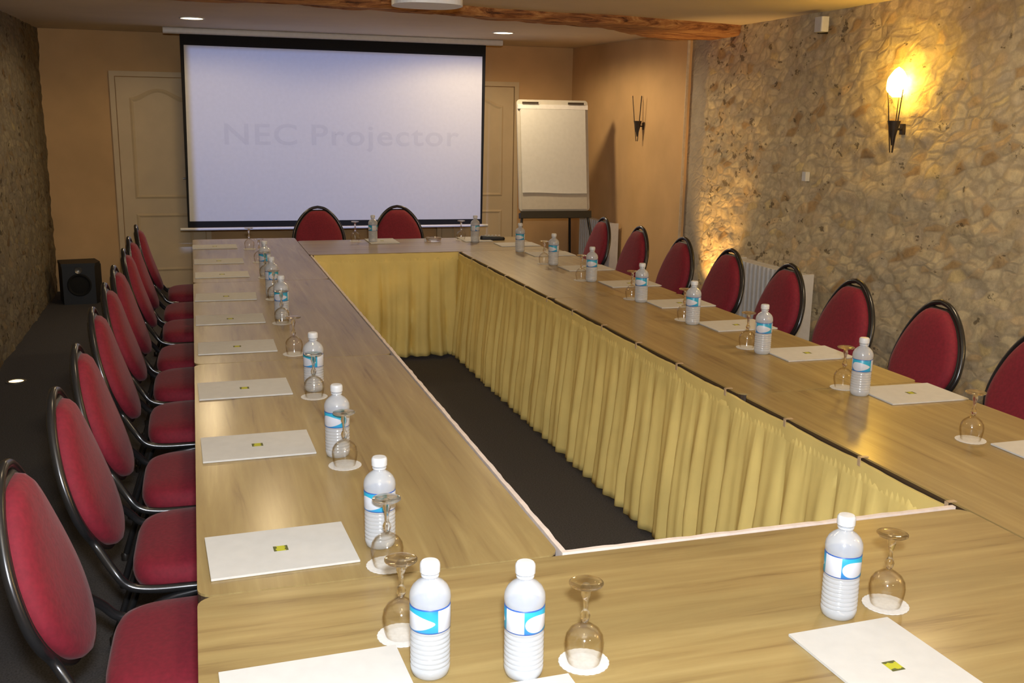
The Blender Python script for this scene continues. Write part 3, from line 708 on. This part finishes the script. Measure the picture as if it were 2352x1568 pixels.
mesh_obj('remote_body', v, f, M['spk'], t, smooth=True)
mb = MB()
for k in range(5): mb.box(-.06 + k * .026, -.046 + k * .026, -.008, .008, .034, .0385)
mb.build('buttons', M['alu'], t)

# ------------------------------------------------------------------ flip chart
t = thing('flipchart_easel', 'white flipchart on a black tripod easel beside the right wall', 'easel', (3.13, 8.75, 0), rz=radians(-3))
tilt = Matrix.Rotation(radians(-9), 4, 'X'); tilt.translation = (0, 0, .80)
def TB(x0, x1, y0, y1, z0, z1, mb): return mb.box(x0, x1, y0, y1, z0, z1, tilt)
Rz = Matrix(((1, 0, 0, 0), (0, 0, -1, 0), (0, 1, 0, 0), (0, 0, 0, 1)))   # x,y outline -> x,z
mb = MB(); mb.prism(rrect(-.335, .335, .03, 1.03, .03), -.01, .01, M=tilt @ Rz); mb.build('board', M['flipw'], t)
mb = MB(); TB(-.33, .33, -.030, -.012, .945, .985, mb); mb.build('paper_clamp', M['alu'], t)
for s in (-1, 1):
    mb = MB(); TB(s * .215 - .075, s * .215 + .075, -.040, -.030, .988, 1.006, mb); mb.build('clamp_hook', M['iron'], t)
mb = MB()
NX = 14; v = []; f = []
for i in range(NX + 1):
    x = -.305 + .61 * i / NX
    for j, z in enumerate((.965, .7, .4, .215, .19)):
        zz = z + (.0025 * sin(i * .5) - .010 * (i / NX - .5) if j >= 3 else 0); y = -.026 - (.006 if j == 4 else .001 * j)
        for dy in (0, .003): v.append(tilt @ Vector((x, y + dy - .002, zz)))
for i in range(NX):
    for j in range(4):
        a = i * 10 + j * 2; f += [(a, a + 2, a + 12, a + 10), (a + 1, a + 11, a + 13, a + 3)]
    a = i * 10; f += [(a, a + 10, a + 11, a + 1), (a + 8, a + 9, a + 19, a + 18)]
mesh_obj('top_sheet', v, f, M['paper'], t, smooth=True)
mb = MB(); TB(-.31, .31, -.020, -.0105, .045, .96, mb); mb.build('paper_block', M['flipw'], t)
mb = MB(); TB(-.335, .335, -.055, .012, -.035, .012, mb); TB(-.335, .335, -.062, -.055, -.035, .028, mb); mb.build('pen_tray', M['shell'], t)
for a, b_ in (((-.31, -.02, .80), (-.42, -.22, 0)), ((.31, -.02, .80), (.42, -.22, 0)), ((.16, .06, .95), (.30, .42, 0))):
    MB().tube([a, b_], .012, 10).build('leg', M['black'], t, smooth=True)

# ------------------------------------------------------------------ radiators
def radiator(name, y0, y1, z0, z1, x1, depth, label):
    t = thing('radiator', label, 'radiator', (x1, (y0 + y1) / 2, 0)); h = (y1 - y0) / 2
    mb = MB(); n = max(3, int((y1 - y0) / .055))
    mb.box(-depth + .015, -.03, -h, h, z0 + .02, z1 - .02)
    mb.build('panel', M['rad'], t)
    fb = MB()
    for k in range(n):
        y = -h + (k + .5) * 2 * h / n; w = h / n * .72
        fb.prism([(-depth, y - w * .6), (-depth + .012, y - w), (-.035, y - w), (-.035, y + w), (-depth + .012, y + w), (-depth, y + w * .6)], z0, z1)
    fb.build('fins', M['rad'], t)
    MB().box(-depth - .002, -.03, -h - .02, -h, z0, z1 + .006).build('side_cover', M['alu'], t)
    MB().box(-depth - .002, -.03, h, h + .02, z0, z1 + .006).build('side_cover', M['alu'], t)
    b = MB(); b.box(-.032, .0, -h + .08, -h + .11, z0 + .1, z1 - .1); b.box(-.032, .0, h - .11, h - .08, z0 + .1, z1 - .1); b.build('wall_bracket', M['steel'], t)
    MB().tube([(-depth / 2, -h - .03, z0 + .06), (-depth / 2, -h - .03, .0)], .009, 8).build('pipe', M['alu'], t, smooth=True)
    return t
radiator('a', 5.63, 6.46, .14, .685, XR - .01, .15, 'white finned radiator on the stone wall behind the right-hand chairs')
radiator('b', 8.78, 9.55, .14, .70, XR - .036, .11, 'white radiator on the plastered wall, near the farthest right chair')

# ------------------------------------------------------------------ wall sconces
def sconce(x, y, zb, lit, label):
    t = thing('wall_sconce', label, 'wall lamp', (x, y, zb), group='torch-shaped wall lamps')
    o = -.055
    mb = MB(); mb.lathe([(.005, -.09), (.012, -.055), (.036, .045), (.040, .046)], 20, (o, 0, .0)); mb.build('cone', M['iron'], t, smooth=True)
    for k in range(3):
        a = 2 * pi * k / 3 + .6; ca, sa = cos(a), sin(a)
        MB().tube([(o + .008 * ca, .008 * sa, -.13), (o + .030 * ca, .030 * sa, .05), (o + .052 * ca, .052 * sa, .26)], .0035, 6).build('rod', M['iron'], t, smooth=True)
    mb = MB(); mb.tube([(o, 0, .0), (0.02, 0, .0)], .006, 8); mb.box(-.004, .02, -.014, .014, -.03, .03); mb.build('wall_bracket', M['iron'], t)
    if lit:
        v = []; f = []; n = 20; m_ = 12
        for i in range(m_ + 1):
            w = i / m_; r = .066 * (sin(pi * min(1, w * .93 + .07)) ** .7) * (1 - .25 * w)
            for k in range(n):
                a = 2 * pi * k / n; rr = r * (1 + .22 * noise.noise(Vector((cos(a) * 1.5, sin(a) * 1.5, w * 3))))
                v.append((o + rr * cos(a), rr * sin(a), .175 + .165 * w))
        for i in range(m_):
            for k in range(n): f.append((i * n + k, i * n + (k + 1) % n, (i + 1) * n + (k + 1) % n, (i + 1) * n + k))
        f += [tuple(range(n)), tuple(m_ * n + k for k in range(n))]
        mesh_obj('glass_flame', v, f, M['flame'], t, smooth=True)
    return t
sconce(XR - .005, 4.93, 1.62, True, 'lit torch-shaped wall lamp glowing yellow on the stone wall')
sconce(XR - .03, 8.38, 1.60, False, 'unlit dark metal torch-shaped wall lamp on the plastered wall')

# white box with bracket high on the stone wall
t = thing('wall_loudspeaker', 'small white box on a wire bracket high on the stone wall', 'loudspeaker', (XR, 5.69, 2.245))
MB().prism(rrect(-.028, .028, -.042, .042, .01), -.045, .045, M=Matrix.Translation((-.075, 0, 0))).build('housing', M['white'], t)
MB().box(-.06, .01, .042, .062, -.05, .05).build('mounting_arm', M['shell'], t)
mb = MB()
for k in range(3): mb.tube([(-.05, .045, -.035 + k * .012), (-.01, .16, .02 + k * .014)], .0022, 6)
mb.build('bracket_wire', M['white'], t)
mb = MB(); mb.box(-.02, .012, -.02, .02, -.03, .03); o_ = mb.build('wall_switch', M['white']); o_.location = (XR - .0, 5.845, 1.305); tag(o_, 'small white switch box on the stone wall above the radiator', 'switch')

# recessed floor uplights
for x, y, lb, on in ((-1.12, 6.72, 'small glowing recessed floor light beside the dark left wall', 1), (3.58, 6.98, 'recessed floor light behind the right chairs shining up the stone wall', 1)):
    t = thing('floor_light', lb, 'light', (x, y, 0), group='recessed floor lights')
    MB().lathe([(.060, .0), (.060, .006), (.045, .008), (.042, .002)], 28).build('trim_ring', M['steel'], t, smooth=True)
    MB().lathe([(0, .001), (.042, .001), (.042, .004), (0, .006)], 28).build('lens', M['warm'], t, smooth=True)

# black loudspeaker on the floor at the far left
t = thing('floor_loudspeaker', 'black bass loudspeaker on the floor in the far left corner', 'loudspeaker', (-1.01, 9.62, 0), rz=radians(12))
MB().prism([(-.16, -.14), (.10, -.18), (.17, -.05), (.17, .16), (-.16, .16)], 0, .335).build('cabinet', M['spk'], t)
MB().prism([(-.165, -.145), (.105, -.185), (.16, -.08), (.145, .14), (-.165, .15)], .335, .36).build('top_plate', M['spk'], t)
mb = MB(); A = Matrix.Translation((-.03, -.166, .17)) @ Matrix.Rotation(radians(-8.7), 4, 'Z') @ Matrix.Rotation(radians(90), 4, 'X')
mb.lathe([(.0, -.002), (.03, .004), (.075, -.004), (.09, .008), (.098, .004), (.10, -.004)], 30, M=A); mb.build('cone_driver', M['grille'], t, smooth=True)
MB().lathe([(.0, .0), (.022, .003), (.028, .008), (.03, .0)], 20, M=Matrix.Translation((-.03, -.166, .30)) @ Matrix.Rotation(radians(-8.7), 4, 'Z') @ Matrix.Rotation(radians(90), 4, 'X')).build('tweeter', M['steel'], t, smooth=True)
